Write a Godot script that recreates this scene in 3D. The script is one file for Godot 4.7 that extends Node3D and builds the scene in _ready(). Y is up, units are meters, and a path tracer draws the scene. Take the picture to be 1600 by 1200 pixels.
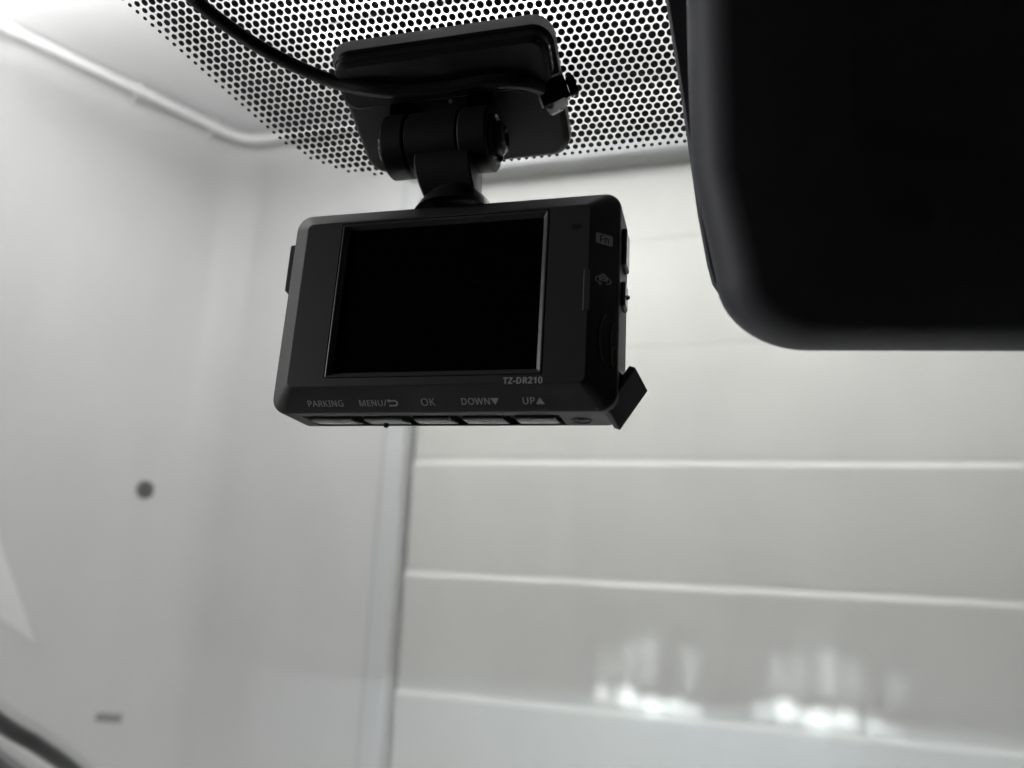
extends Node3D
# A dash camera hanging from a car windscreen with a printed dot band, seen against a white garage.
# Near things are laid out in the frame of the viewpoint (metres), the room in world axes.

const F := 1250.0                      # focal length in photo pixels (1600 x 1200)
const EYE := Vector3(0, 1.4, 0)
var cam_t := Transform3D(Basis(Vector3(0.95128, 0.04733, -0.30466), Vector3(0.02486, 0.97315, 0.22882), Vector3(0.30731, -0.22525, 0.92456)).orthonormalized(), EYE)
var M := {}
var taken := {}
var rng := RandomNumberGenerator.new()

# ---------------------------------------------------------------- helpers
func mat(c: Color, rough := 0.6, metal := 0.0, bump := 0.0, scale := 400.0) -> StandardMaterial3D:
	var m := StandardMaterial3D.new()
	m.albedo_color = c.linear_to_srgb()
	m.roughness = rough
	m.metallic = metal
	m.cull_mode = BaseMaterial3D.CULL_DISABLED
	if bump > 0.0:
		m.normal_enabled = true
		m.normal_texture = grain_normal()
		m.normal_scale = bump
		m.uv1_triplanar = true
		m.uv1_scale = Vector3.ONE * scale
	return m

var _grain: NoiseTexture2D
func grain_normal() -> NoiseTexture2D:
	if _grain == null:
		var n := FastNoiseLite.new()
		n.noise_type = FastNoiseLite.TYPE_SIMPLEX
		n.frequency = 0.09
		n.seed = 7
		_grain = NoiseTexture2D.new()
		_grain.noise = n
		_grain.width = 512
		_grain.height = 512
		_grain.seamless = true
		_grain.as_normal_map = true
		_grain.bump_strength = 4.0
	return _grain

func stain(dark: Color, light: Color, freq: float, sd: int) -> NoiseTexture2D:
	var n := FastNoiseLite.new()
	n.noise_type = FastNoiseLite.TYPE_SIMPLEX
	n.frequency = freq
	n.fractal_octaves = 5
	n.seed = sd
	var g := Gradient.new()
	g.set_color(0, dark.linear_to_srgb())
	g.set_color(1, light.linear_to_srgb())
	var t := NoiseTexture2D.new()
	t.noise = n
	t.width = 512
	t.height = 512
	t.seamless = true
	t.color_ramp = g
	return t

func begin() -> SurfaceTool:
	var st := SurfaceTool.new()
	st.begin(Mesh.PRIMITIVE_TRIANGLES)
	return st

func tri(st: SurfaceTool, a: Vector3, b: Vector3, c: Vector3, grp := -1) -> void:
	st.set_smooth_group(grp)
	st.add_vertex(a)
	st.set_smooth_group(grp)
	st.add_vertex(b)
	st.set_smooth_group(grp)
	st.add_vertex(c)

func quad(st: SurfaceTool, a: Vector3, b: Vector3, c: Vector3, d: Vector3, grp := -1) -> void:
	tri(st, a, b, c, grp)
	tri(st, a, c, d, grp)

func cap(st: SurfaceTool, loop: PackedVector3Array, flip := false) -> void:
	var c := Vector3.ZERO
	for p in loop: c += p
	c /= loop.size()
	for i in loop.size():
		var a := loop[i]
		var b := loop[(i + 1) % loop.size()]
		if flip: tri(st, c, b, a)
		else: tri(st, c, a, b)

# bands between successive loops; straight: number of points per rounded corner (its long sides stay flat), 0 = all smooth, -1 = all flat
func loft(st: SurfaceTool, loops: Array, corner := 0, skip := [], one_group := false) -> void:
	for k in loops.size() - 1:
		var a: PackedVector3Array = loops[k]
		var b: PackedVector3Array = loops[k + 1]
		var n := a.size()
		for i in n:
			if [k, i] in skip: continue
			var j := (i + 1) % n
			var grp := 1 if one_group else k + 1
			if corner < 0: grp = -1
			elif corner > 0 and (i + 1) % corner == 0 and not one_group: grp = -1
			quad(st, a[i], b[i], b[j], a[j], grp)

func rrect(x0: float, x1: float, y0: float, y1: float, r: float, z: float, n := 8) -> PackedVector3Array:
	var out := PackedVector3Array()
	var cs := [[x0 + r, y0 + r, PI], [x1 - r, y0 + r, 1.5 * PI], [x1 - r, y1 - r, 0.0], [x0 + r, y1 - r, 0.5 * PI]]
	for c in cs:
		for k in n + 1:
			var a: float = c[2] + 0.5 * PI * k / n
			out.append(Vector3(c[0] + r * cos(a), c[1] + r * sin(a), z))
	return out

func moved(loop: PackedVector3Array, t: Transform3D) -> PackedVector3Array:
	var o := PackedVector3Array()
	for p in loop: o.append(t * p)
	return o

# a box with chamfered edges
func cbox(st: SurfaceTool, lo: Vector3, hi: Vector3, c: float, t := Transform3D.IDENTITY) -> void:
	var ls := []
	ls.append(moved(rrect(lo.x + c, hi.x - c, lo.y + c, hi.y - c, 0.00001 + c * 0.5, lo.z, 2), t))
	ls.append(moved(rrect(lo.x, hi.x, lo.y, hi.y, 0.00001 + c, lo.z + c, 2), t))
	ls.append(moved(rrect(lo.x, hi.x, lo.y, hi.y, 0.00001 + c, hi.z - c, 2), t))
	ls.append(moved(rrect(lo.x + c, hi.x - c, lo.y + c, hi.y - c, 0.00001 + c * 0.5, hi.z, 2), t))
	loft(st, ls, 3)
	cap(st, ls[0])
	cap(st, ls[3], true)

func box(st: SurfaceTool, lo: Vector3, hi: Vector3, t := Transform3D.IDENTITY) -> void:
	var v := []
	for k in 8: v.append(t * Vector3(hi.x if k & 1 else lo.x, hi.y if k & 2 else lo.y, hi.z if k & 4 else lo.z))
	for f in [[0, 1, 3, 2], [4, 6, 7, 5], [0, 4, 5, 1], [2, 3, 7, 6], [0, 2, 6, 4], [1, 5, 7, 3]]:
		quad(st, v[f[0]], v[f[1]], v[f[2]], v[f[3]])

func tube(st: SurfaceTool, path: Array, radius: float, n := 14, squash := 1.0, up := Vector3.UP) -> void:
	var loops := []
	var side := Vector3.ZERO
	for k in path.size():
		var d: Vector3 = (path[mini(k + 1, path.size() - 1)] - path[maxi(k - 1, 0)]).normalized()
		if k == 0: side = d.cross(up).normalized()
		side = (side - d * side.dot(d)).normalized()
		var v := side.cross(d)
		var l := PackedVector3Array()
		for i in n:
			var a := TAU * i / n
			l.append(path[k] + side * cos(a) * radius + v * sin(a) * radius * squash)
		loops.append(l)
	loft(st, loops, 0, [], true)
	cap(st, loops[0])
	cap(st, loops[-1], true)

# a body of revolution about local +Y: profile of (radius, height)
func lathe(st: SurfaceTool, prof: Array, t: Transform3D, n := 40, smooth := true) -> void:
	for k in prof.size() - 1:
		for i in n:
			var a0 := TAU * i / n
			var a1 := TAU * (i + 1) / n
			var p: Vector2 = prof[k]
			var q: Vector2 = prof[k + 1]
			var v00 := t * Vector3(p.x * cos(a0), p.y, p.x * sin(a0))
			var v01 := t * Vector3(p.x * cos(a1), p.y, p.x * sin(a1))
			var v10 := t * Vector3(q.x * cos(a0), q.y, q.x * sin(a0))
			var v11 := t * Vector3(q.x * cos(a1), q.y, q.x * sin(a1))
			if p.x < 1e-7: tri(st, v00, v11, v10, k + 1 if smooth else -1)
			elif q.x < 1e-7: tri(st, v00, v01, v10, k + 1 if smooth else -1)
			else: quad(st, v00, v01, v11, v10, k + 1 if smooth else -1)

# a polygon in the xy plane pushed to a thickness along z
func prism(st: SurfaceTool, pts: PackedVector2Array, z0: float, z1: float, t := Transform3D.IDENTITY) -> void:
	var idx := Geometry2D.triangulate_polygon(pts)
	for k in range(0, idx.size(), 3):
		for z in [z0, z1]:
			var a := t * Vector3(pts[idx[k]].x, pts[idx[k]].y, z)
			var b := t * Vector3(pts[idx[k + 1]].x, pts[idx[k + 1]].y, z)
			var c := t * Vector3(pts[idx[k + 2]].x, pts[idx[k + 2]].y, z)
			if z == z0: tri(st, a, b, c)
			else: tri(st, a, c, b)
	for i in pts.size():
		var j := (i + 1) % pts.size()
		quad(st, t * Vector3(pts[i].x, pts[i].y, z0), t * Vector3(pts[i].x, pts[i].y, z1), t * Vector3(pts[j].x, pts[j].y, z1), t * Vector3(pts[j].x, pts[j].y, z0))

func put(st: SurfaceTool, called: String, m: Material, parent: Node) -> MeshInstance3D:
	st.generate_normals()
	var o := MeshInstance3D.new()
	o.mesh = st.commit()
	o.material_override = m
	return hang(o, called, parent)

func hang(o: Node3D, called: String, parent: Node) -> Node3D:
	o.name = called
	if parent == self:
		taken[called] = taken.get(called, -1) + 1
		if taken[called] > 0: o.name = "%s_%03d" % [called, taken[called]]
	parent.add_child(o, true)
	return o

func tag(o: Node, label: String, category: String, group := "", kind := "") -> Node:
	o.set_meta("label", label)
	o.set_meta("category", category)
	if group: o.set_meta("group", group)
	if kind: o.set_meta("kind", kind)
	return o

func thing(called: String, t: Transform3D, label: String, category: String, group := "") -> Node3D:
	var o := Node3D.new()
	hang(o, called, self)
	o.transform = t
	tag(o, label, category, group)
	return o

func struct(st: SurfaceTool, called: String, m: Material, label: String, category: String) -> MeshInstance3D:
	var o := put(st, called, m, self)
	tag(o, label, category, "", "structure")
	return o

# photo pixel and depth (metres along the view axis) -> point in the frame of the viewpoint
func near(px: float, py: float, d: float) -> Vector3:
	return Vector3((px - 800.0) / F * d, (600.0 - py) / F * d, -d)

func text(parent: Node, called: String, s: String, width: float, t: Transform3D, m: Material, bold := false) -> void:
	var tm := TextMesh.new()
	var f := SystemFont.new()
	f.font_names = PackedStringArray(["Droid Sans"])
	f.font_weight = 700 if bold else 400
	tm.font = f
	tm.text = s
	tm.font_size = 64
	tm.pixel_size = 0.01
	tm.depth = 0.02
	var o := MeshInstance3D.new()
	o.mesh = tm
	o.material_override = m
	var k := width / maxf(tm.get_aabb().size.x, 0.001)
	o.transform = t * Transform3D(Basis.from_scale(Vector3.ONE * k), Vector3(-tm.get_aabb().get_center().x, -tm.get_aabb().get_center().y, 0) * k)
	hang(o, called, parent)

# ---------------------------------------------------------------- scene
func _ready() -> void:
	rng.seed = 11
	var cam := Camera3D.new()
	cam.name = "camera"
	cam.transform = cam_t
	cam.fov = 51.28
	cam.near = 0.01
	cam.far = 60.0
	var lens := CameraAttributesPhysical.new()
	lens.frustum_focal_length = 25.0
	lens.frustum_focus_distance = 0.225
	lens.exposure_aperture = 10.0
	lens.frustum_near = 0.01
	lens.frustum_far = 60.0
	cam.attributes = lens
	add_child(cam)
	cam.current = true

	var e := Environment.new()
	e.background_mode = Environment.BG_COLOR
	e.background_color = Color.BLACK
	e.tonemap_mode = Environment.TONE_MAPPER_LINEAR
	e.tonemap_exposure = 1.0
	e.sdfgi_enabled = true
	e.ssao_enabled = true
	e.ssil_enabled = true
	var we := WorldEnvironment.new()
	we.environment = e
	we.name = "world_environment"
	add_child(we)

	materials()
	room()
	shutter()
	fittings()
	batten(Vector3(-1.25, 3.62, -2.6), "white suspended batten lamp between the corner and the door")
	batten(Vector3(0.65, 3.62, -2.6), "white suspended batten lamp in front of the roller door")
	batten(Vector3(-3.1, 3.72, -1.75), "added unseen batten lamp close to the plain wall, brightening the ceiling", 10.0, 0.05)  # added out of view to brighten the ceiling and conduit
	added_fill_light(Vector3(-1.9, 0, 0.5), 2.1)
	headlamp(Vector3(-0.596, 0.822, -1.7), "car headlamp aimed at the door panel near the guide rail", [[-5.1, 0.9, 0.6, 0.9], [-4.0, 0.9, 0.3, 0.5], [-1.9, 0.7, 1.1, 1.2], [-0.1, 0.2, 0.5, 0.6], [1.3, -0.1, 1.5, 1.0], [3.4, 0.1, 0.4, 0.8], [4.5, 0.0, 0.6, 0.9], [5.6, -0.1, 0.25, 0.5], [6.4, -0.2, 0.4, 0.7]], [[-5.0, 4.0], [-1.8, 6.0], [0.9, 6.4], [5.8, 5.0]])
	headlamp(Vector3(0.186, 0.842, -1.7), "car headlamp aimed at the door panel farther from the guide rail", [[-7.2, 0.2, 0.5, 0.7], [-6.2, 0.2, 0.3, 0.5], [-4.4, 0.4, 1.1, 1.2], [-2.6, 0.0, 0.4, 0.8], [-0.6, -0.3, 1.5, 1.1], [1.2, -0.1, 0.3, 0.7], [2.3, 0.0, 0.8, 1.1], [3.9, -0.2, 0.3, 0.5], [5.5, -0.4, 0.6, 0.8], [7.3, -0.9, 0.35, 0.6]], [[-5.2, 4.5], [-2.4, 5.6], [0.6, 6.2], [3.6, 5.0], [8.0, 4.0]])
	windscreen()
	dashcam()
	cable()
	housing()
	pillar()

func materials() -> void:
	M.wall = mat(Color(0.635, 0.637, 0.625), 0.45)
	M.door = mat(Color(0.64, 0.645, 0.605), 0.4)
	for m in [M.wall, M.door]:
		m.albedo_texture = stain(Color(0.9, 0.9, 0.9), Color(1, 1, 1), 0.006, 3)
		m.uv1_triplanar = true
		m.uv1_world_triplanar = true
		m.uv1_scale = Vector3(0.45, 0.2, 0.45)
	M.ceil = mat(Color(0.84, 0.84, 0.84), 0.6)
	M.floor = mat(Color(0.4, 0.4, 0.392), 0.5)
	M.pipe = mat(Color(0.9, 0.9, 0.9), 0.25)
	M.rail = mat(Color(0.58, 0.595, 0.595), 0.45)
	M.shade_strip = mat(Color(0.3, 0.31, 0.31), 0.6)  # shade tone at the guide rail, put into the colour
	M.dark = mat(Color(0.02, 0.022, 0.024), 0.5)
	M.body = mat(Color(0.034, 0.034, 0.035), 0.55, 0, 0.25, 500)
	M.bracket = mat(Color(0.014, 0.014, 0.015), 0.42, 0, 0.2, 500)
	M.button = mat(Color(0.045, 0.045, 0.049), 0.2)
	M.bezel = mat(Color(0.07, 0.07, 0.073), 0.35)
	M.rim = mat(Color(0.12, 0.12, 0.125), 0.4)  # paler than the body: light on the port bevels put into colour
	M.glass_black = mat(Color(0.004, 0.004, 0.005), 0.06)
	M.print = mat(Color(0.55, 0.55, 0.56), 0.6)
	M.dust = mat(Color(0.2, 0.2, 0.2), 0.8)
	M.ink = mat(Color(0.01, 0.01, 0.011), 0.5)
	M.screw = mat(Color(0.05, 0.05, 0.052), 0.22, 0.3)
	M.steel = mat(Color(0.45, 0.45, 0.46), 0.25, 1.0)
	M.plug = mat(Color(0.015, 0.015, 0.016), 0.15)
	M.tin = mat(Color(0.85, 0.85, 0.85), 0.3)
	M.cable = mat(Color(0.014, 0.014, 0.015), 0.4)
	M.cover = mat(Color(0.052, 0.053, 0.06), 0.65, 0, 0.3, 300)
	M.frit = mat(Color(0.012, 0.012, 0.012), 0.5)
	M.trim = mat(Color(0.045, 0.046, 0.05), 0.6, 0, 0.3, 120)
	M.tape = mat(Color(0.5, 0.5, 0.5), 0.6, 0, 0.6, 300)
	M.tape.backlight_enabled = true
	M.tape.backlight = Color(0.85, 0.85, 0.85)
	M.glass = mat(Color(0.9, 0.95, 0.93), 0.02)
	M.glass.albedo_color.a = 0.04
	M.glass.transparency = BaseMaterial3D.TRANSPARENCY_ALPHA
	M.lamp = mat(Color(0.9, 0.9, 0.9), 0.5)
	M.lamp.emission_enabled = true
	M.lamp.emission = Color(1, 1, 1)
	M.lamp.emission_energy_multiplier = 2.0

# walls: the corner where the plain wall meets the door wall stands at COR
const ZF := -3.845
const COR := Vector2(-3.136, -3.845)
const CEIL := 4.01
var wall_dir := Vector3(-sin(0.3914), 0, cos(0.3914))    # along the plain wall, away from the corner
var wall_in := Vector3(cos(0.3914), 0, sin(0.3914))      # its face looks this way

func wall_t() -> Transform3D:     # x along the plain wall (from the corner), y up, z out of the wall
	return Transform3D(Basis(wall_dir, Vector3.UP, wall_dir.cross(Vector3.UP)), Vector3(COR.x, 0, COR.y))

func room() -> void:
	var st := begin()
	box(st, Vector3(-6, -0.1, ZF - 0.3), Vector3(3.2, 0, 0.2))
	struct(st, "floor", M.floor, "plain grey garage floor under the car", "floor")
	st = begin()
	box(st, Vector3(-6, CEIL, ZF - 0.3), Vector3(3.2, CEIL + 0.1, 0.3))
	struct(st, "ceiling", M.ceil, "white garage ceiling above the windscreen dots", "ceiling")
	st = begin()
	var t := wall_t()
	var s := signf(t.basis.z.dot(wall_in))
	box(st, Vector3(0, 0, minf(0, -0.12 * s)), Vector3(4.6, CEIL - 0.012, maxf(0, -0.12 * s)), t)
	# fillet added to the shape to soften the shade step in the corner
	var fr := 0.26
	var half := (PI / 2 + 0.3914) * 0.5
	var bis := (wall_dir + Vector3.RIGHT).normalized()
	var fc := Vector3(COR.x, 0, COR.y) + bis * fr / sin(half)
	var from := Vector3(COR.x, 0, COR.y) + wall_dir * fr / tan(half) - fc
	var to := Vector3(COR.x, 0, COR.y) + Vector3.RIGHT * fr / tan(half) - fc
	for k in 12:
		var p0 := fc + from.slerp(to, k / 12.0)
		var p1 := fc + from.slerp(to, (k + 1) / 12.0)
		quad(st, p0, p1, p1 + Vector3(0, CEIL - 0.012, 0), p0 + Vector3(0, CEIL - 0.012, 0), 5)
	struct(st, "wall_left", M.wall, "plain white garage wall carrying the surface conduit", "wall")
	st = begin()
	box(st, Vector3(COR.x - 0.1, 0, ZF - 0.12), Vector3(-1.865, CEIL - 0.012, ZF))
	box(st, Vector3(-1.865, 3.545, ZF - 0.12), Vector3(3.2, CEIL - 0.012, ZF))
	struct(st, "wall_front", M.wall, "white garage wall around the roller door", "wall")

func shutter() -> void:
	var d := thing("garage_door", Transform3D(Basis.IDENTITY, Vector3(-1.85, 0, ZF)), "white sectional garage door with wide horizontal panels beyond the windscreen", "garage door")
	var seams := [-0.03, 0.21, 0.79, 1.37, 1.95, 2.53, 3.11, 3.54]
	for k in seams.size() - 1:
		var y0: float = seams[k] + 0.0005
		var y1: float = seams[k + 1] - 0.0005
		if k == 0: y0 = 0.01
		var e := 0.012 if k < 4 else 0.0      # the upper joints are nearly flush
		# profile in (z, y): bevelled top edge that looks upwards, small bevel below
		var pr := [Vector2(-0.12, y0), Vector2(-0.066 if k < 5 else -0.0645, y0), Vector2(-0.064, y0 + 0.02), Vector2(-0.064 + e, y1 - 0.030), Vector2(-0.065 + e, y1 - 0.025), Vector2(-0.0645, y1 - 0.004), Vector2(-0.067, y1), Vector2(-0.12, y1)]
		var st := begin()
		var a := PackedVector3Array()
		var b := PackedVector3Array()
		for p in pr:
			a.append(Vector3(0.018, p.y, p.x))
			b.append(Vector3(5.0, p.y, p.x))
		loft(st, [a, b], -1)
		cap(st, a)
		cap(st, b, true)
		put(st, "panel", M.door, d)
	var st2 := begin()
	cbox(st2, Vector3(-0.125, 0.0, 0.001), Vector3(-0.016, 3.54, 0.022), 0.004)
	put(st2, "guide_rail", M.rail, d)
	st2 = begin()
	cbox(st2, Vector3(-0.137, 0.0, 0.001), Vector3(-0.1255, 3.54, 0.012), 0.003)  # dark strip stands in for the shade along the rail edge
	put(st2, "rail_shade", M.shade_strip, d)
	st2 = begin()
	cbox(st2, Vector3(-0.1, 3.552, 0.002), Vector3(5.0, 3.66, 0.06), 0.01)
	put(st2, "head_trim", M.rail, d)

func fittings() -> void:
	var w := wall_t()
	var s := signf(w.basis.z.dot(wall_in))
	# surface conduit under the ceiling, round the corner onto the door wall
	var c := thing("conduit", Transform3D(Basis.IDENTITY, Vector3(COR.x, 3.92, COR.y)), "white surface conduit running under the ceiling and round the corner", "conduit")
	var off := 0.08
	var fwd := wall_dir
	var ins := wall_in * off
	var corner := Vector3(off * tan(0.3914) * 0.0, 0, off)
	# corner point of the two offset lines
	var tcr := (off - ins.z) / fwd.z
	corner = ins + fwd * tcr
	var st := begin()
	tube(st, [corner + fwd * 3.2, corner + fwd * 0.14], 0.024, 16)
	put(st, "pipe", M.pipe, c)
	st = begin()
	tube(st, [corner + Vector3(0.14, 0, 0), corner + Vector3(1.1, 0, 0)], 0.024, 16)
	put(st, "pipe", M.pipe, c)
	st = begin()
	var bend := []
	for k in 9:
		var u := k / 8.0
		bend.append((corner + fwd * 0.14).lerp(corner, u).lerp(corner.lerp(corner + Vector3(0.14, 0, 0), u), u))
	tube(st, bend, 0.0265, 16)
	put(st, "bend", M.pipe, c)
	for q in [0.62, 1.32, 0.16]:
		st = begin()
		tube(st, [corner + fwd * (q - 0.035), corner + fwd * (q + 0.035)], 0.029, 16)
		put(st, "coupling", M.pipe, c)
		st = begin()
		var bp: Vector3 = corner + fwd * (q + 0.06) - wall_in * off
		tube(st, [bp + Vector3(0, 0.045, 0), bp + Vector3(0, 0.045, 0) + wall_in * 0.01, bp + Vector3(0, 0.026, 0) + wall_in * 0.108, bp + Vector3(0, -0.026, 0) + wall_in * 0.108, bp + Vector3(0, -0.045, 0)], 0.009, 8)
		put(st, "clip", M.pipe, c)
	st = begin()
	tube(st, [corner + Vector3(0.11, 0, 0), corner + Vector3(0.17, 0, 0)], 0.029, 16)
	put(st, "coupling", M.pipe, c)
	# round dark hole cover and dark slot on the plain wall
	var at := Vector3(-3.256, 1.727, -3.554)
	var ly := thing("wall_grommet", Transform3D(Basis(wall_dir, wall_in, wall_dir.cross(wall_in)), at), "small round dark plug in the plain white wall", "plug")
	st = begin()
	lathe(st, [Vector2(0, 0.006), Vector2(0.028, 0.006), Vector2(0.036, 0.012), Vector2(0.045, 0.009), Vector2(0.049, 0.0)], Transform3D.IDENTITY, 24)
	put(st, "cap", M.ink, ly)
	st = begin()
	lathe(st, [Vector2(0, 0.016), Vector2(0.008, 0.015), Vector2(0.01, 0.006)], Transform3D.IDENTITY, 16)
	put(st, "screw", M.ink, ly)
	st = begin()
	var sl := thing("wall_slot", Transform3D(w.basis * Basis(Vector3.BACK, 0.16), Vector3(-3.2605, 0.562, -3.5435)), "short dark horizontal slot plate low on the plain white wall", "slot plate")
	cbox(st, Vector3(-0.068, -0.022, minf(0.001, s * 0.006)), Vector3(0.068, 0.022, maxf(0.001, s * 0.006)), 0.002)
	put(st, "plate", M.dark, sl)
	st = begin()
	cbox(st, Vector3(-0.05, -0.004, minf(s * 0.0065, s * 0.008)), Vector3(0.05, 0.004, maxf(s * 0.0065, s * 0.008)), 0.0004)
	put(st, "opening", M.ink, sl)
	# pale windscreen reflection, put in as a slanted sheet on the wall
	var bd := thing("glass_reflection", Transform3D(w.basis, Vector3(COR.x, 0, COR.y)), "pale windscreen reflection built as a slanted sheet on the wall", "reflection")
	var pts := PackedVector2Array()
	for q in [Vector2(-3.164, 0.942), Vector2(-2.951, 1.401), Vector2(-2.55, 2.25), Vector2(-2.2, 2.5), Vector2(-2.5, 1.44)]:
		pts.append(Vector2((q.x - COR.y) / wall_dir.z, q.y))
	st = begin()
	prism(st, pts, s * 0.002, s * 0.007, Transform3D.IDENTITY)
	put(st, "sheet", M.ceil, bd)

func batten(at: Vector3, label: String, up := 7.5, down := 2.2) -> void:
	var b := thing("batten_lamp", Transform3D(Basis.IDENTITY, at), label, "ceiling lamp", "suspended batten lamps")
	var st := begin()
	cbox(st, Vector3(-0.62, -0.02, -0.05), Vector3(0.62, 0.02, 0.05), 0.006)
	put(st, "housing", M.pipe, b)
	for s in [-1.0, 1.0]:
		st = begin()
		cbox(st, Vector3(-0.6, minf(s * 0.021, s * 0.035), -0.045), Vector3(0.6, maxf(s * 0.021, s * 0.035), 0.045), 0.004)
		put(st, "diffuser", M.lamp, b)
		st = begin()
		tube(st, [Vector3(s * 0.5, 0.02, 0), Vector3(s * 0.5, CEIL - at.y, 0)], 0.004, 8, 1.0, Vector3.RIGHT)
		put(st, "hanger", M.pipe, b)
		var l := AreaLight3D.new()
		l.name = "light"
		l.area_size = Vector2(1.18, 0.085)
		l.area_normalize_energy = true
		l.light_energy = up if s > 0 else down
		l.light_color = Color(1, 1, 1)
		l.shadow_enabled = true
		l.set("area_range", 12.0)
		b.add_child(l, true)
		l.position = Vector3(0, s * 0.04, 0)
		l.rotation.x = PI / 2 if s > 0 else -PI / 2

func added_fill_light(at: Vector3, energy: float) -> void:  # unseen fill lamp, added to brighten the camera body from the left
	var b := thing("added_fill_light", Transform3D(Basis(Vector3.UP, -0.3), at), "flat fill lamp on a stand, added out of view to light the dash camera", "fill light")
	var st := begin()
	cbox(st, Vector3(-0.03, 1.45, -0.32), Vector3(0.0, 2.15, 0.32), 0.008)
	put(st, "frame", M.dark, b)
	st = begin()
	cbox(st, Vector3(0.001, 1.48, -0.29), Vector3(0.01, 2.12, 0.29), 0.002)
	put(st, "diffuser", M.lamp, b)
	st = begin()
	tube(st, [Vector3(-0.015, 0.02, 0), Vector3(-0.015, 1.44, 0)], 0.014, 12, 1.0, Vector3.RIGHT)
	put(st, "pole", M.dark, b)
	for k in 3:
		st = begin()
		var a := TAU * k / 3
		tube(st, [Vector3(-0.015, 0.4, 0), Vector3(-0.015 + 0.4 * cos(a), 0.012, 0.4 * sin(a))], 0.01, 10)
		put(st, "leg", M.dark, b)
	var l := AreaLight3D.new()
	l.name = "light"
	l.area_size = Vector2(0.58, 0.64)
	l.area_normalize_energy = true
	l.light_energy = energy
	l.shadow_enabled = true
	l.set("area_range", 12.0)
	b.add_child(l)
	l.position = Vector3(0.014, 1.8, 0)
	l.rotation.y = -PI / 2

func headlamp(at: Vector3, label: String, blobs: Array, slits: Array) -> void:
	# at: middle of the beam unit; the dipped unit with its straight cut-off sits below it
	var h := thing("headlamp", Transform3D(Basis.IDENTITY, at), label, "headlamp", "car headlamps lighting the door")
	for u in [[0.0, 0.045], [-0.115, 0.06]]:
		var r: float = u[1]
		var st := begin()
		lathe(st, [Vector2(0.0, 0.06), Vector2(r * 0.7, 0.055), Vector2(r, 0.02), Vector2(r, -0.0585), Vector2(r - 0.003, -0.0585), Vector2(r - 0.003, 0.02), Vector2(r * 0.65, 0.05), Vector2(0.0, 0.055)], Transform3D(Basis(Vector3.RIGHT, PI / 2), Vector3(0, u[0], 0)), 28)
		put(st, "reflector", M.dark, h)
		st = begin()
		lathe(st, [Vector2(0.0, -0.001), Vector2(0.0016, 0.0), Vector2(0.0016, 0.003), Vector2(0.0, 0.004)], Transform3D(Basis(Vector3.RIGHT, PI / 2), Vector3(0, u[0], 0.003)), 12)
		put(st, "bulb", M.lamp, h)
		var l := AreaLight3D.new()
		l.name = "light"
		l.area_size = Vector2(0.0019, 0.0019) if u[0] == 0.0 else Vector2(0.002, 0.002)
		l.area_normalize_energy = true
		l.light_energy = BEAM if u[0] == 0.0 else DIPPED
		l.light_color = Color(0.95, 0.98, 1.0) if u[0] == 0.0 else Color(0.88, 0.95, 1.0)
		l.shadow_enabled = true
		l.set("area_range", 12.0)
		h.add_child(l, true)
		l.position = Vector3(0, u[0], 0)
	# straight cut-off shield of the dipped unit
	var st2 := begin()
	box(st2, Vector3(-0.062, -0.115 + 0.0029, -0.0604), Vector3(0.062, -0.048, -0.0600))
	put(st2, "cutoff_shield", M.dark, h)
	# added mask: uneven openings and slits shape the blobs and streaks (millimetres)
	st2 = begin()
	var z0 := -0.06005
	var z1 := -0.06
	var dx := 0.0002
	var x := -0.0152
	while x < 0.015:
		var lo := 9.0
		var hi := -9.0
		for b in blobs:
			var q: float = (x + dx * 0.5 - b[0] * 0.001) / (b[2] * 0.001)
			if absf(q) < 1.0:
				lo = minf(lo, b[1] - b[3] * sqrt(1 - q * q))
				hi = maxf(hi, b[1] + b[3] * sqrt(1 - q * q))
		if hi < lo: box(st2, Vector3(x, -0.046, z0), Vector3(x + dx, 0.0024, z1))
		else:
			box(st2, Vector3(x, -0.046, z0), Vector3(x + dx, lo * 0.001, z1))
			box(st2, Vector3(x, hi * 0.001, z0), Vector3(x + dx, 0.0024, z1))
		x += dx
	box(st2, Vector3(-0.046, -0.046, z0), Vector3(-0.0152, 0.0024, z1))
	box(st2, Vector3(x, -0.046, z0), Vector3(0.046, 0.0024, z1))
	var prev := -0.046
	for q in slits:
		for k in 5:
			var sx: float = (q[0] + (k - 2) * 0.42) * 0.001
			box(st2, Vector3(prev, 0.0024, z0), Vector3(sx, 0.012, z1))
			box(st2, Vector3(sx - 0.0001, 0.0024 + (q[1] - absf(k - 2) * rng.randf_range(0.2, 1.1)) * 0.001, z0 - 0.0001), Vector3(sx + 0.00026, 0.012, z0 - 0.00005))
			prev = sx + rng.randf_range(0.00002, 0.00009)
	box(st2, Vector3(prev, 0.0024, z0), Vector3(0.046, 0.012, z1))
	box(st2, Vector3(-0.046, 0.0119, z0 - 0.0002), Vector3(0.046, 0.046, z1 - 0.0002))
	put(st2, "added_beam_mask", M.dark, h)
const BEAM := 9.5
const DIPPED := 1.3

# ---------------------------------------------------------------- windscreen
var G := Basis(Vector3(0.97261, 0.03958, 0.22906), Vector3(-0.19722, 0.66214, 0.72297), Vector3(-0.12306, -0.74834, 0.6518)).orthonormalized()
const PITCH := 0.002551
func glass_t() -> Transform3D:     # x along the dot rows, y up the glass, z towards the viewer; origin at the corner of the dot band
	return cam_t * Transform3D(G, Vector3(-0.06472, 0.07166, -0.27994))

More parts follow.
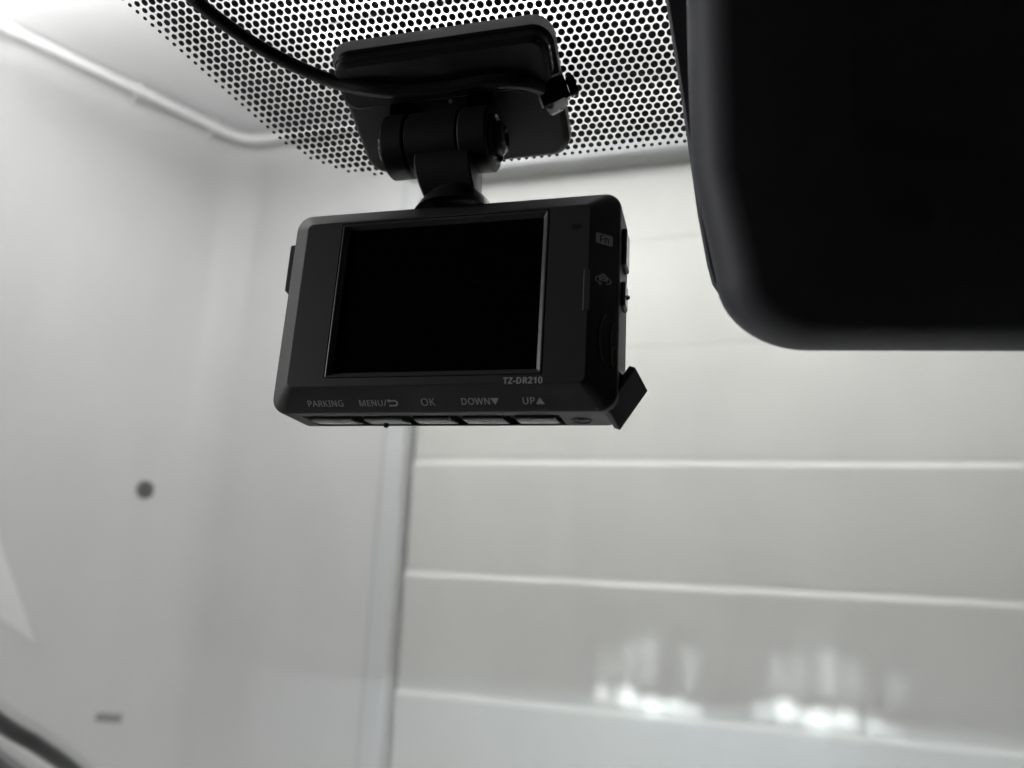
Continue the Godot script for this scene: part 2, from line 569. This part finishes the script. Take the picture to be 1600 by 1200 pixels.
func windscreen() -> void:
	var w := thing("windscreen", glass_t(), "sloping clear car windscreen with a band of black printed dots", "windscreen")
	var st := begin()
	var a := rrect(-0.95, 0.75, -0.95, 0.16, 0.08, -0.0056)
	var b := rrect(-0.95, 0.75, -0.95, 0.16, 0.08, -0.0008)
	loft(st, [a, b], 9)
	cap(st, a)
	cap(st, b, true)
	put(st, "pane", M.glass, w)
	# printed dots: hexagonal rows, smaller towards the rim of the band, whose corner is rounded
	var disc := begin()
	for i in 16: tri(disc, Vector3.ZERO, Vector3(cos(TAU * (i + 1) / 16), sin(TAU * (i + 1) / 16), 0), Vector3(cos(TAU * i / 16), sin(TAU * i / 16), 0))
	disc.generate_normals()
	var disc_mesh := disc.commit()
	var rest := begin()
	var made := 0
	var nl := Vector2(0.8660254, 0.5)      # into the band from its left rim
	var rr := 14.0 * PITCH
	var centre := Vector2(rr * 0.57735, rr)
	var spots := []
	for j in 40:
		for i in range(0, 90):
			var p := Vector2(i - 0.5 * j, 0.8660254 * j) * PITCH
			var d1 := p.dot(nl)
			var d2 := p.y
			var d := minf(d1, d2)
			# sector of the rounded corner
			if p.x < rr * 0.57735 and p.dot(Vector2(-0.5, 0.8660254)) < rr * 0.57735:
				d = rr - (p - centre).length()
			if d < -0.0002: continue
			var v := Vector3(p.x, p.y, 0)
			var c := cam_t.affine_inverse() * (glass_t() * v)
			var px := Vector2(800 + F * c.x / -c.z, 600 - F * c.y / -c.z)
			if px.x > 1330 or px.y < -170 or px.x < -250: continue
			var rows := d / (PITCH * 0.8660254)
			var r := PITCH * 0.41
			if rows < 0.6: r = PITCH * 0.24
			elif rows < 1.5: r = PITCH * 0.34
			elif rows < 2.5: r = PITCH * 0.39
			r *= rng.randf_range(0.97, 1.03)
			var open := px.x > 0 and px.x < 1040 and px.y > 4 and px.y < 300
			if px.x > 500 and px.x < 895 and px.y > 20: open = false
			spots.append([v, r, open])
	var best := spots.filter(func(q): return q[2])
	best.sort_custom(func(p, q): return p[1] * (1.0 + p[0].y * 4.0) > q[1] * (1.0 + q[0].y * 4.0))
	var own := {}
	for q in best.slice(0, 300): own[q[0]] = true
	for q in spots:
		if own.has(q[0]):
			var o := MeshInstance3D.new()
			o.mesh = disc_mesh
			o.material_override = M.frit
			hang(o, "printed_dot", w)
			o.transform = Transform3D(Basis.from_scale(Vector3(q[1], q[1], 1)), q[0])
		else:
			for i in 16:
				var a0 := TAU * i / 16
				var a1 := TAU * (i + 1) / 16
				tri(rest, q[0], q[0] + Vector3(cos(a1), sin(a1), 0) * q[1], q[0] + Vector3(cos(a0), sin(a0), 0) * q[1])
	var rm := put(rest, "printed_dots", M.frit, w)
	rm.set_meta("kind", "stuff")

# ---------------------------------------------------------------- dash camera
func dash_t() -> Transform3D:     # millimetre frame of the front face, origin in the middle of the screen
	var b := Basis(Vector3(0.966736, 0.015937, 0.255278), Vector3(0.057337, 0.959154, -0.277013), Vector3(-0.249266, 0.282436, 0.926335)).orthonormalized()
	return cam_t * Transform3D(b.scaled_local(Vector3.ONE * 0.001), Vector3(-0.020372, 0.024068, -0.214289))

func dashcam() -> void:
	var t := dash_t()
	var real := Transform3D(t.basis.orthonormalized(), t.origin)
	var d := thing("dashcam", real, "black dash camera with dark screen hanging from the windscreen bracket", "dashcam")
	var mm := Transform3D(Basis.from_scale(Vector3.ONE * 0.001), Vector3.ZERO)
	var n := 8
	# body shell
	var st := begin()
	var ls := []
	ls.append(moved(rrect(-41, 41, -25.2, 23.4, 1.6, 0.0, n), mm))
	ls.append(moved(rrect(-41.25, 41.25, -25.45, 23.65, 1.8, -0.12, n), mm))
	ls.append(moved(rrect(-41.6, 41.6, -25.75, 23.95, 1.9, -0.42, n), mm))
	ls.append(moved(rrect(-47.9, 47.9, -30.7, 29.2, 4.3, -5.6, n), mm))
	ls.append(moved(rrect(-48.25, 48.25, -31.05, 29.55, 4.5, -6.0, n), mm))
	ls.append(moved(rrect(-48.4, 48.4, -31.2, 29.7, 4.6, -6.6, n), mm))
	ls.append(moved(rrect(-48.4, 48.4, -31.2, 29.7, 4.6, -21.0, n), mm))
	ls.append(moved(rrect(-47.2, 47.2, -30.0, 28.5, 4.6, -23.6, n), mm))
	ls.append(moved(rrect(-45.0, 45.0, -27.8, 26.3, 4.4, -24.6, n), mm))
	loft(st, ls, n + 1, [[5, n]])
	cap(st, ls[-1])
	# front ring around the screen opening
	var hole := moved(rrect(-30.25, 30.25, -23.05, 23.05, 0.5, 0.0, n), mm)
	var hole2 := moved(rrect(-30.25, 30.25, -23.05, 23.05, 0.5, -0.5, n), mm)
	loft(st, [hole, ls[0]], -1)
	loft(st, [hole2, hole], -1)
	# underside with its button channel
	var x0 := -43.8
	var x1 := 43.8
	var hx0 := -40.4
	var hx1 := 33.0
	var yb := -31.2
	var zf := -6.6
	var zb := -21.0
	var hf := -9.2
	var hb := -20.2
	var yd := -29.4
	for q in [[x0, x1, zf, hf], [x0, x1, hb, zb], [x0, hx0, hf, hb], [hx1, x1, hf, hb]]:
		quad(st, mm * Vector3(q[0], yb, q[2]), mm * Vector3(q[1], yb, q[2]), mm * Vector3(q[1], yb, q[3]), mm * Vector3(q[0], yb, q[3]))
	quad(st, mm * Vector3(hx0, yd, hf), mm * Vector3(hx1, yd, hf), mm * Vector3(hx1, yd, hb), mm * Vector3(hx0, yd, hb))
	for q in [[hx0, hf, hx1, hf], [hx1, hf, hx1, hb], [hx1, hb, hx0, hb], [hx0, hb, hx0, hf]]:
		quad(st, mm * Vector3(q[0], yb, q[1]), mm * Vector3(q[2], yb, q[3]), mm * Vector3(q[2], yd, q[3]), mm * Vector3(q[0], yd, q[1]))
	put(st, "body", M.body, d)
	# screen frame and screen
	st = begin()
	var f0 := moved(rrect(-29.95, 29.95, -22.8, 22.8, 0.4, -0.5, n), mm)
	var f1 := moved(rrect(-29.95, 29.95, -22.8, 22.8, 0.4, -0.12, n), mm)
	var f2 := moved(rrect(-29.75, 29.75, -22.6, 22.6, 0.35, -0.05, n), mm)
	var f3 := moved(rrect(-29.45, 29.45, -22.3, 22.3, 0.3, -0.1, n), mm)
	var f4 := moved(rrect(-28.35, 28.35, -21.2, 21.2, 0.3, -1.35, n), mm)
	loft(st, [f0, f1, f2, f3, f4], -1)
	put(st, "screen_frame", M.bezel, d)
	st = begin()
	var s0 := moved(rrect(-28.6, 28.6, -21.45, 21.45, 0.3, -1.3, 3), mm)
	var s1 := moved(rrect(-28.6, 28.6, -21.45, 21.45, 0.3, -2.2, 3), mm)
	loft(st, [s0, s1], -1)
	cap(st, s0, true)
	cap(st, s1)
	var scr := put(st, "screen", M.glass_black, d)
	scr.set_meta("label", "glossy black switched-off screen")
	st = begin()
	for k in 26:
		var q := Vector2(rng.randf_range(-27, 27), rng.randf_range(-20, 20))
		var r := rng.randf_range(0.025, 0.06)
		var a0 := rng.randf() * TAU
		var ln := rng.randf_range(0.8, 2.6)
		var u := Vector2(cos(a0), sin(a0)) * r * ln
		var v := Vector2(-sin(a0), cos(a0)) * r
		quad(st, mm * Vector3(q.x - u.x, q.y - u.y, -1.29), mm * Vector3(q.x + v.x, q.y + v.y, -1.27), mm * Vector3(q.x + u.x, q.y + u.y, -1.29), mm * Vector3(q.x - v.x, q.y - v.y, -1.27))
	put(st, "dust", M.dust, scr).set_meta("kind", "stuff")
	# underside buttons
	for q in [[-38.3, -26.2], [-22.1, -11.5], [-7.5, 2.6], [6.6, 17.3], [21.2, 31.4]]:
		st = begin()
		var bl := []
		for w in [[q[0] + 0.3, 0.3], [q[0], 0.0], [q[1], 0.0], [q[1] - 0.0 + 0.3, 0.3]]:
			var l := PackedVector3Array()
			for p in [[-10.2, -29.3], [-10.2, -31.3], [-10.6, -31.75], [-11.2, -31.95], [-14.2, -31.9], [-16.4, -31.7], [-18.4, -31.3], [-19.7, -30.6], [-19.8, -29.3]]:
				l.append(mm * Vector3(w[0], p[1] + w[1] * (1.0 if p[1] < -30 else 0.0), p[0]))
			bl.append(l)
		loft(st, bl, 0)
		cap(st, bl[0])
		cap(st, bl[-1], true)
		put(st, "button", M.button, d)
	st = begin()
	lathe(st, [Vector2(0.0, -0.9), Vector2(0.5, -0.8), Vector2(0.75, -0.4), Vector2(0.8, 0.3)], mm * Transform3D(Basis.IDENTITY, Vector3(-18.6, -31.6, -18.0)), 14)
	put(st, "tactile_pip", M.button, d)
	# round microphone port by the corner, underside
	st = begin()
	lathe(st, [Vector2(2.2, -0.02), Vector2(2.6, -0.35), Vector2(3.0, -0.02)], mm * Transform3D(Basis.IDENTITY, Vector3(38.0, -31.2, -15.0)), 28)
	lathe(st, [Vector2(0.0, -0.3), Vector2(0.9, -0.25), Vector2(1.2, -0.02)], mm * Transform3D(Basis.IDENTITY, Vector3(38.0, -31.2, -15.0)), 20)
	put(st, "microphone_port", M.ink, d)
	# microphone slit on the front
	st = begin()
	var pill := PackedVector2Array()
	for k in 24:
		var a := TAU * k / 24
		pill.append(Vector2(37.55 + (0.6 if cos(a) > 0 else -0.6) + 0.75 * cos(a), 17.2 + 0.75 * sin(a)))
	prism(st, pill, -0.3, 0.03, mm)
	put(st, "microphone_slit", M.ink, d)
	# side keys
	for q in [[9.6, 20.4, -15.4, -8.2], [-2.3, 4.6, -13.6, -7.6]]:
		st = begin()
		cbox(st, Vector3(48.2, q[0], q[2]), Vector3(49.7, q[1], q[3]), 0.55, mm)
		put(st, "side_button", M.button, d)
	st = begin()
	lathe(st, [Vector2(0, 0.9), Vector2(0.5, 0.7), Vector2(0.7, 0.0)], mm * Transform3D(Basis(Vector3.FORWARD, PI / 2), Vector3(49.6, 1.4, -11.5)), 12)
	put(st, "tactile_pip", M.button, d)
	# clip on the far side
	st = begin()
	var clip := PackedVector2Array([Vector2(-48.2, 21.6), Vector2(-50.7, 21.5), Vector2(-51.0, 21.2), Vector2(-50.9, 6.9), Vector2(-49.8, 5.8), Vector2(-48.2, 6.2)])
	prism(st, clip, -13.0, -8.0, mm)
	put(st, "side_clip", M.body, d)
	# raised lip on the edge of the card door
	st = begin()
	cbox(st, Vector3(39.9, -6.4, -0.4), Vector3(41.7, 4.8, 0.18), 0.15, mm)
	put(st, "door_lip", M.body, d)
	# finger scoop by the ports, its lit bevel edges coloured lighter
	var rc := Basis(Vector3(7.4, 0, -6).normalized(), Vector3.UP, Vector3(6, 0, 7.4).normalized())
	var rct := mm * Transform3D(rc, Vector3(41, 0, 0))
	for q in [[6.0, -13.0, 2.4, 6.6, 100.0, 245.0, 0.42], [8.4, -14.0, 1.3, 6.2, 110.0, 250.0, 0.3], [8.2, -17.6, 0.9, 2.8, 100.0, 250.0, 0.35]]:
		st = begin()
		var path := []
		for k in 15:
			var a := deg_to_rad(lerpf(q[4], q[5], k / 14.0))
			path.append(rct * Vector3(q[0] + q[2] * cos(a), q[1] + q[3] * sin(a), 0.05))
		tube(st, path, q[6] * 0.001, 8)
		put(st, "lit_port_rim", M.rim, d)
	# printing
	var bc := Basis(Vector3.RIGHT, Vector3(0, 0.7071, 0.7071), Vector3(0, -0.7071, 0.7071))
	var lift := 0.04
	for q in [["PARKING", -35.9, -25.4, -29.0], ["MENU/", -20.6, -12.7, -29.0], ["OK", -2.9, 1.0, -28.9], ["DOWN", 8.3, 15.9, -28.85], ["UP", 24.7, 27.8, -28.85]]:
		var mid := Vector3((q[1] + q[2]) * 0.5, q[3], -(-25.2 - q[3])) + bc.z * lift
		text(d, "lettering", q[0], (q[2] - q[1]) * 0.001, Transform3D(bc, mid * 0.001), M.print)
	text(d, "lettering", "TZ-DR210", 0.0102, Transform3D(Basis.IDENTITY, Vector3(25.3, -24.55, 0.03) * 0.001), M.print, true)
	for q in [[17.3, -1.0], [29.2, 1.0]]:
		st = begin()
		var tp := PackedVector2Array([Vector2(-1.15, -0.95 * q[1]), Vector2(1.15, -0.95 * q[1]), Vector2(0, 1.0 * q[1])])
		prism(st, tp, 0, 0.02, mm * Transform3D(bc, Vector3(q[0], -28.9, -3.7) + bc.z * lift))
		put(st, "arrow_mark", M.print, d)
	st = begin()
	var hook := PackedVector2Array([Vector2(-1.5, 0.55), Vector2(-0.7, 1.15), Vector2(-0.7, 0.78), Vector2(0.7, 0.78)])
	for k in 9:
		var a := PI / 2 - PI * k / 8
		hook.append(Vector2(0.7 + 0.95 * cos(a), -0.17 + 0.95 * sin(a)))
	hook.append_array(PackedVector2Array([Vector2(-1.0, -1.12), Vector2(-1.0, -0.68), Vector2(0.7, -0.68)]))
	for k in 9:
		var a := -PI / 2 + PI * k / 8
		hook.append(Vector2(0.7 + 0.5 * cos(a), -0.17 + 0.5 * sin(a)))
	hook.append_array(PackedVector2Array([Vector2(0.7, 0.33), Vector2(-0.7, 0.33), Vector2(-0.7, -0.05)]))
	prism(st, hook, 0, 0.02, mm * Transform3D(bc, Vector3(-11.1, -28.95, -3.75) + bc.z * lift))
	put(st, "return_mark", M.print, d)
	st = begin()
	var badge := PackedVector2Array()
	for p in rrect(-2.55, 2.55, -1.5, 1.5, 0.45, 0, 4): badge.append(Vector2(p.x, p.y))
	prism(st, badge, 0.0, 0.03, mm * Transform3D(rc, Vector3(44.5, 14.45, -2.84) + rc.z * lift))
	var bg := put(st, "function_badge", M.print, d)
	text(bg, "lettering", "Fn", 0.0026, Transform3D(rc, (Vector3(44.5, 14.45, -2.84) + rc.z * 0.09) * 0.001), M.ink)
	# camera-turn mark
	var it := mm * Transform3D(rc, Vector3(44.5, 3.2, -2.84) + rc.z * lift)
	st = begin()
	prism(st, PackedVector2Array([Vector2(-1.25, -0.55), Vector2(1.25, -0.55), Vector2(1.25, 0.95), Vector2(0.75, 1.0), Vector2(0.5, 1.5), Vector2(-0.5, 1.5), Vector2(-0.75, 1.0), Vector2(-1.25, 0.95)]), 0, 0.02, it)
	for side in [-1.0, 1.0]:
		var arc := PackedVector2Array()
		for k in 10:
			var a := deg_to_rad(lerpf(118, 245, k / 9.0))
			arc.append(Vector2(-side * -1.0 * 2.5 * cos(a), -0.35 + 1.15 * sin(a)) * Vector2(side, 1) * Vector2(side, 1))
		for k in 10:
			var a := deg_to_rad(lerpf(245, 118, k / 9.0))
			arc.append(Vector2(-side * -1.0 * 2.1 * cos(a), -0.35 + 0.8 * sin(a)))
		prism(st, arc, 0, 0.02, it)
	prism(st, PackedVector2Array([Vector2(-1.2, -0.7), Vector2(-0.25, -1.3), Vector2(-1.2, -1.9)]), 0, 0.02, it)
	var ci := put(st, "camera_mark", M.print, d)
	st = begin()
	lathe(st, [Vector2(0.4, 0.0), Vector2(0.62, 0.0)], it * Transform3D(Basis(Vector3.RIGHT, PI / 2), Vector3(0, 0.3, 0.05)), 20)
	put(st, "lens_ring", M.ink, ci)
	# open rubber port cover on its strap
	var pc := cam_t.affine_inverse() * real
	var inv := pc.affine_inverse()
	var a3 := near(993.6, 574.4, 0.2045)
	var d3 := near(948.7, 637.0, 0.2)
	var b3 := near(1013.0, 610.7, 0.2105)
	var e1 := (a3 - d3)
	var e2 := (b3 - a3)
	var nn := e2.cross(e1).normalized()
	if nn.z < 0: nn = -nn
	st = begin()
	var cl := []
	for q in [[0.0, 0.00025], [0.00025, 0.0], [0.0021, 0.0], [0.0024, 0.0004]]:
		var l := PackedVector3Array()
		var i1: Vector3 = e1.normalized() * q[1]
		var i2: Vector3 = e2.normalized() * q[1]
		for c in [d3 + i1 + i2, a3 - i1 + i2, a3 + e2 - i1 - i2, d3 + e2 + i1 - i2]:
			l.append(inv * (c - nn * q[0]))
		cl.append(l)
	loft(st, cl, -1)
	cap(st, cl[0])
	cap(st, cl[-1], true)
	var cv := put(st, "port_cover", M.body, d)
	st = begin()
	var root := Vector3(47.2, -19.5, -9.0) * 0.001
	var tip := inv * (a3 - nn * 0.0022 - e1 * 0.25 + e2 * 0.25)
	tube(st, [root, root.lerp(tip, 0.35) + Vector3(0.0006, -0.0008, 0), root.lerp(tip, 0.7) + Vector3(0.0003, -0.0006, 0), tip], 0.0011, 10, 0.6)
	put(st, "strap", M.body, cv)
	bracket(d, mm, real)

func bracket(d: Node3D, mm: Transform3D, real: Transform3D) -> void:
	# ball seat on the roof of the body, curved arm, hinge barrel across
	var st := begin()
	lathe(st, [Vector2(12.4, 0), Vector2(11.4, 2.0), Vector2(9.9, 4.2), Vector2(8.2, 6.2), Vector2(6.4, 7.8), Vector2(3.0, 8.8), Vector2(0, 9.0)], mm * Transform3D(Basis.IDENTITY, Vector3(-0.8, 29.5, -12.5)), 48)
	put(st, "ball_seat", M.bracket, d)
	st = begin()
	# arm profile in (z, y), pushed along x
	var pr := [Vector2(-8.5, 51), Vector2(-5.4, 47.4), Vector2(-5.2, 44.5), Vector2(-6.2, 41), Vector2(-8.2, 38), Vector2(-10.4, 35.6), Vector2(-17.4, 35.2), Vector2(-18.4, 40), Vector2(-19.0, 46), Vector2(-17.0, 51)]
	var la := []
	for q in [[-14.2, 0.7], [-13.6, 0.0], [2.6, 0.0], [3.2, 0.7]]:
		var l := PackedVector3Array()
		for p in pr:
			var v: Vector2 = p
			var c := Vector2(-12, 44)
			v = v - (v - c).normalized() * q[1]
			l.append(mm * Vector3(q[0] + 1.0 + 0.016 * pow(maxf(0.0, 48.0 - v.y), 2.0) * (1.0 if q[0] < -5 else 0.45), v.y, v.x))
		la.append(l)
	loft(st, la, 0)
	cap(st, la[0])
	cap(st, la[-1], true)
	put(st, "arm", M.bracket, d)
	var axis := Transform3D(Basis(Vector3(0, -1, 0), Vector3(1, 0, 0), Vector3(0, 0, 1)), Vector3(0, 54.4, -12))
	for q in [[-23.6, -16.5], [-16.2, 0.2], [0.5, 9.2]]:
		st = begin()
		var r := 9.7 if q[0] != -16.2 else 9.5
		lathe(st, [Vector2(0, q[0]), Vector2(r - 0.5, q[0]), Vector2(r, q[0] + 0.5), Vector2(r, q[1] - 0.5), Vector2(r - 0.5, q[1]), Vector2(0, q[1])], mm * axis, 56)
		put(st, "hinge_knuckle", M.bracket, d)
	# screw and nut at the ends of the barrel
	st = begin()
	lathe(st, [Vector2(7.6, 9.2), Vector2(7.4, 10.2), Vector2(6.9, 10.5), Vector2(6.3, 9.6)], mm * axis, 40)
	put(st, "washer", M.screw, d)
	st = begin()
	lathe(st, [Vector2(5.2, 9.2), Vector2(5.1, 11.4), Vector2(4.4, 12.6), Vector2(2.6, 13.2), Vector2(2.3, 12.2), Vector2(0, 12.0)], mm * axis, 36)
	put(st, "screw", M.screw, d)
	st = begin()
	lathe(st, [Vector2(5.4, -23.6), Vector2(5.2, -25.2), Vector2(3.8, -26.6), Vector2(0, -27.0)], mm * axis, 36)
	put(st, "nut", M.screw, d)
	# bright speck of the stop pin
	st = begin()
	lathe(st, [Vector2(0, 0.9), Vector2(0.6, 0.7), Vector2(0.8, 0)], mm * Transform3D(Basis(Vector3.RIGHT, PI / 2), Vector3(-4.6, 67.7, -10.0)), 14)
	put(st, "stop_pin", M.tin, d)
	# plate stuck on the glass (laid out in the frame of the glass)
	var g2d := real.affine_inverse() * glass_t()
	st = begin()
	var pl := []
	for q in [[0.0, 0.0016], [0.0, 0.0022], [0.0004, 0.0028], [0.0012, 0.0036], [0.0018, 0.0039]]:
		var l := rrect(0.0186 + q[0], 0.0870 - q[0], 0.0015 + q[0], 0.0440 - q[0], 0.0062 - q[0] * 0.6, q[1], 10)
		pl.append(moved(l, g2d))
	loft(st, pl, 11)
	cap(st, pl[0])
	cap(st, pl[-1], true)
	var plate := put(st, "mount_plate", M.bracket, d)
	st = begin()
	var bl := []
	for q in [[0.0, 0.0034], [0.0002, 0.0062], [0.0008, 0.0074], [0.002, 0.0080]]:
		var l := rrect(0.0196 + q[0], 0.0862 - q[0], 0.0275 + q[0] * 0.5, 0.0432 - q[0] * 0.8, 0.005 - q[0] * 0.6, q[1], 10)
		bl.append(moved(l, g2d))
	loft(st, bl, 11)
	cap(st, bl[0])
	cap(st, bl[-1], true)
	put(st, "raised_pad", M.bracket, plate)
	st = begin()
	var tp := []
	for q in [[0.0003, 0.0004], [0.0003, 0.0], [0.0014, 0.0], [0.00155, 0.0003]]:
		tp.append(moved(rrect(0.0184 + q[1], 0.0876 - q[1], 0.0018 + q[1], 0.0462 - q[1], 0.0066, q[0], 10), g2d))
	loft(st, tp, 11)
	cap(st, tp[0])
	cap(st, tp[-1], true)
	put(st, "adhesive_pad", M.tape, plate)
	# two cheeks from the plate to the barrel
	for q in [[-23.6, -17.0], [1.2, 9.0]]:
		st = begin()
		var lp := []
		for x in [q[0], q[1]]:
			var l := PackedVector3Array()
			for k in 7:      # half round the barrel, viewer's side
				var a := deg_to_rad(lerpf(-70, 95, k / 6.0))
				l.append(mm * Vector3(x, 54.4 + 9.6 * sin(a), -12 + 9.6 * cos(a)))
			var gx := (g2d.affine_inverse() * (mm * Vector3(x, 54.4, -12))).x
			l.append(g2d * Vector3(gx, 0.0285, 0.0062))
			l.append(g2d * Vector3(gx, 0.0285, 0.003))
			l.append(g2d * Vector3(gx, 0.0050, 0.003))
			lp.append(l)
		loft(st, lp, -1)
		cap(st, lp[0])
		cap(st, lp[1], true)
		put(st, "cheek", M.bracket, plate)

# ---------------------------------------------------------------- cable and plug
func curve(pts: Array, steps := 8) -> Array:
	var out := []
	for k in pts.size() - 1:
		var p0: Vector3 = pts[maxi(k - 1, 0)]
		var p1: Vector3 = pts[k]
		var p2: Vector3 = pts[k + 1]
		var p3: Vector3 = pts[mini(k + 2, pts.size() - 1)]
		for i in steps: out.append(p1.cubic_interpolate(p2, p0, p3, i / float(steps)))
	out.append(pts[-1])
	return out

func cable() -> void:
	var g := cam_t.affine_inverse() * glass_t()
	var c := thing("power_cable", cam_t, "black cable crossing the printed dots to a loose metal plug", "cable")
	var pts := []
	for q in [[215, -95, 0.0036], [300, -5, 0.0036], [372, 52, 0.0036], [445, 95, 0.0038], [520, 127, 0.0066], [580, 140, 0.0100], [640, 143, 0.0105], [700, 138, 0.0105], [760, 128, 0.0105], [815, 128, 0.0100], [848, 139, 0.008]]:
		var v := near(q[0], q[1], 1.0)
		var nrm := g.basis.z
		var s: float = (nrm.dot(g.origin) + q[2]) / nrm.dot(v)
		pts.append(v * s)
	var st := begin()
	tube(st, curve(pts), 0.0021, 16)
	put(st, "sheath", M.cable, c)
	# plug: dark shell with bright edges, open end and a moulded tab
	var o := near(864, 143, 0.2385)
	var ax := Vector3(0.93, 0.345, 0.12).normalized()
	var ay := (Vector3(-0.2, 0.97, 0.16) - ax * Vector3(-0.2, 0.97, 0.16).dot(ax)).normalized()
	var pt := Transform3D(Basis(ax, ay, ax.cross(ay)), o)
	st = begin()
	cbox(st, Vector3(-0.0043, -0.0036, -0.0032), Vector3(0.0043, 0.0036, 0.0026), 0.00035, pt)
	var sh := put(st, "plug_shell", M.plug, c)
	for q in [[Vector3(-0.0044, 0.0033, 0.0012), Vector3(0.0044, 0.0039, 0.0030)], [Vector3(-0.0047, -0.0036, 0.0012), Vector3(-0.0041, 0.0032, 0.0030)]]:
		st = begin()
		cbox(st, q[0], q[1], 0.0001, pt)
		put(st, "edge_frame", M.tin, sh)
	st = begin()
	prism(st, PackedVector2Array([Vector2(-0.0022, -0.0066), Vector2(0.0012, -0.0066), Vector2(0.0012, -0.0056), Vector2(0.0036, -0.0056), Vector2(0.0036, -0.0038), Vector2(-0.0034, -0.0038)]), -0.0005, 0.0012, pt * Transform3D(Basis(Vector3.UP, -0.5) * Basis(Vector3.RIGHT, -0.2), Vector3(0, 0, 0.001)))
	put(st, "metal_tongue", M.tin, c)
	st = begin()
	cbox(st, Vector3(0.0046, -0.0034, -0.0034), Vector3(0.0072, 0.0024, 0.001), 0.0005, pt)
	put(st, "latch", M.plug, c)
	st = begin()
	cbox(st, Vector3(0.0052, 0.0018, -0.003), Vector3(0.0068, 0.0034, 0.0002), 0.0006, pt)
	put(st, "latch_head", M.plug, c)

# ---------------------------------------------------------------- overhead housing and pillar
const HS := 0.62
func close(px: float, py: float, d: float) -> Vector3:     # depth of the housing, always on this side of the glass
	var g := cam_t.affine_inverse() * glass_t()
	var v := near(px, py, 1.0)
	return v * minf(d * HS, g.basis.z.dot(g.origin) / g.basis.z.dot(v) - 0.004)

func housing_loop(left: float, bottom: float, d: float, rad: float, shift := 0.0) -> PackedVector3Array:
	# outline in photo pixels at depth d: leaning left side, straight bottom, big rounded corner
	var out := PackedVector3Array()
	out.append(close(1062 + left + shift, -330, d))
	var bot := 548.0 - bottom
	var xl := 1126.0 + left
	for k in 8: out.append(close(1070 + left + shift * (1.0 - k / 8.0) + 0.000137 * pow(40.0 * k, 2), -260 + 75.0 * k, d))
	for k in 13:
		var a := PI + 0.5 * PI * k / 12
		out.append(close(xl - 7 + rad * 1.28 + rad * 1.28 * cos(a), bot - rad + rad * sin(a) * -1.0, d))
	out.append(close(1700, bot + 1, d))
	out.append(close(2100, bot + 1, d))
	out.append(close(2100, -330, d))
	return out

func housing() -> void:
	var h := thing("mirror_housing", cam_t, "large black plastic housing with rounded lower corner beside the dash camera", "housing")
	var st := begin()
	var loops := [housing_loop(6, 4, 0.300, 110), housing_loop(0, 0, 0.286, 112)]
	for k in range(1, 9):
		var a := 0.5 * PI * k / 8
		loops.append(housing_loop(72 * (1 - cos(a)), 44 * (1 - cos(a)), 0.286 - 0.019 * sin(a), 112 - 30 * (1 - cos(a))))
	loft(st, loops, 0, [], true)
	var front: PackedVector3Array = loops[-1]
	var mid := PackedVector3Array()
	var cc := close(1600, 120, 0.2655)
	for p in front: mid.append(p.lerp(cc, 0.4) + Vector3(0, 0, 0.0004))
	loft(st, [front, mid], 0, [], true)
	cap(st, mid)
	put(st, "front_cover", M.cover, h)
	st = begin()
	var bl := []
	for q in [[0.335, 4.0], [0.33, 0.0], [0.306, 0.0], [0.302, 4.0]]:
		var l := PackedVector3Array()
		for p in [[1012, -330], [1026, -120], [1040, 0], [1064, 150], [1090, 335], [1105, 415], [1113, 445], [1130, 470], [1200, 500], [2080, 505], [2080, -330]]:
			l.append(close(p[0] + q[1], p[1] - q[1], q[0]))
		bl.append(l)
	loft(st, bl, -1)
	cap(st, bl[0])
	cap(st, bl[-1], true)
	put(st, "rear_cover", M.cover, h)

func on_glass(px: float, py: float, gap: float) -> Vector3:     # point on the view ray, gap metres on this side of the glass
	var g := cam_t.affine_inverse() * glass_t()
	var v := near(px, py, 1.0)
	return v * ((g.basis.z.dot(g.origin) + gap) / g.basis.z.dot(v))

func pillar() -> void:
	var p := thing("pillar_trim", cam_t, "dark curved trim with black rubber edge below the plain wall", "trim")
	var path := []
	for q in [[-320, 890], [-150, 1018], [0, 1130], [60, 1166], [115, 1206], [160, 1250]]: path.append(on_glass(q[0], q[1], 0.0))
	var st := begin()
	tube(st, curve(path, 6), 0.0088, 14)
	put(st, "rubber_edge", M.cable, p)
	var lower := []
	for q in [[-400, 940], [-225, 1078], [-65, 1196], [0, 1238], [60, 1280], [110, 1325]]: lower.append(on_glass(q[0], q[1], 0.004))
	st = begin()
	tube(st, curve(lower, 6), 0.034, 28)
	put(st, "trim_panel", M.trim, p)
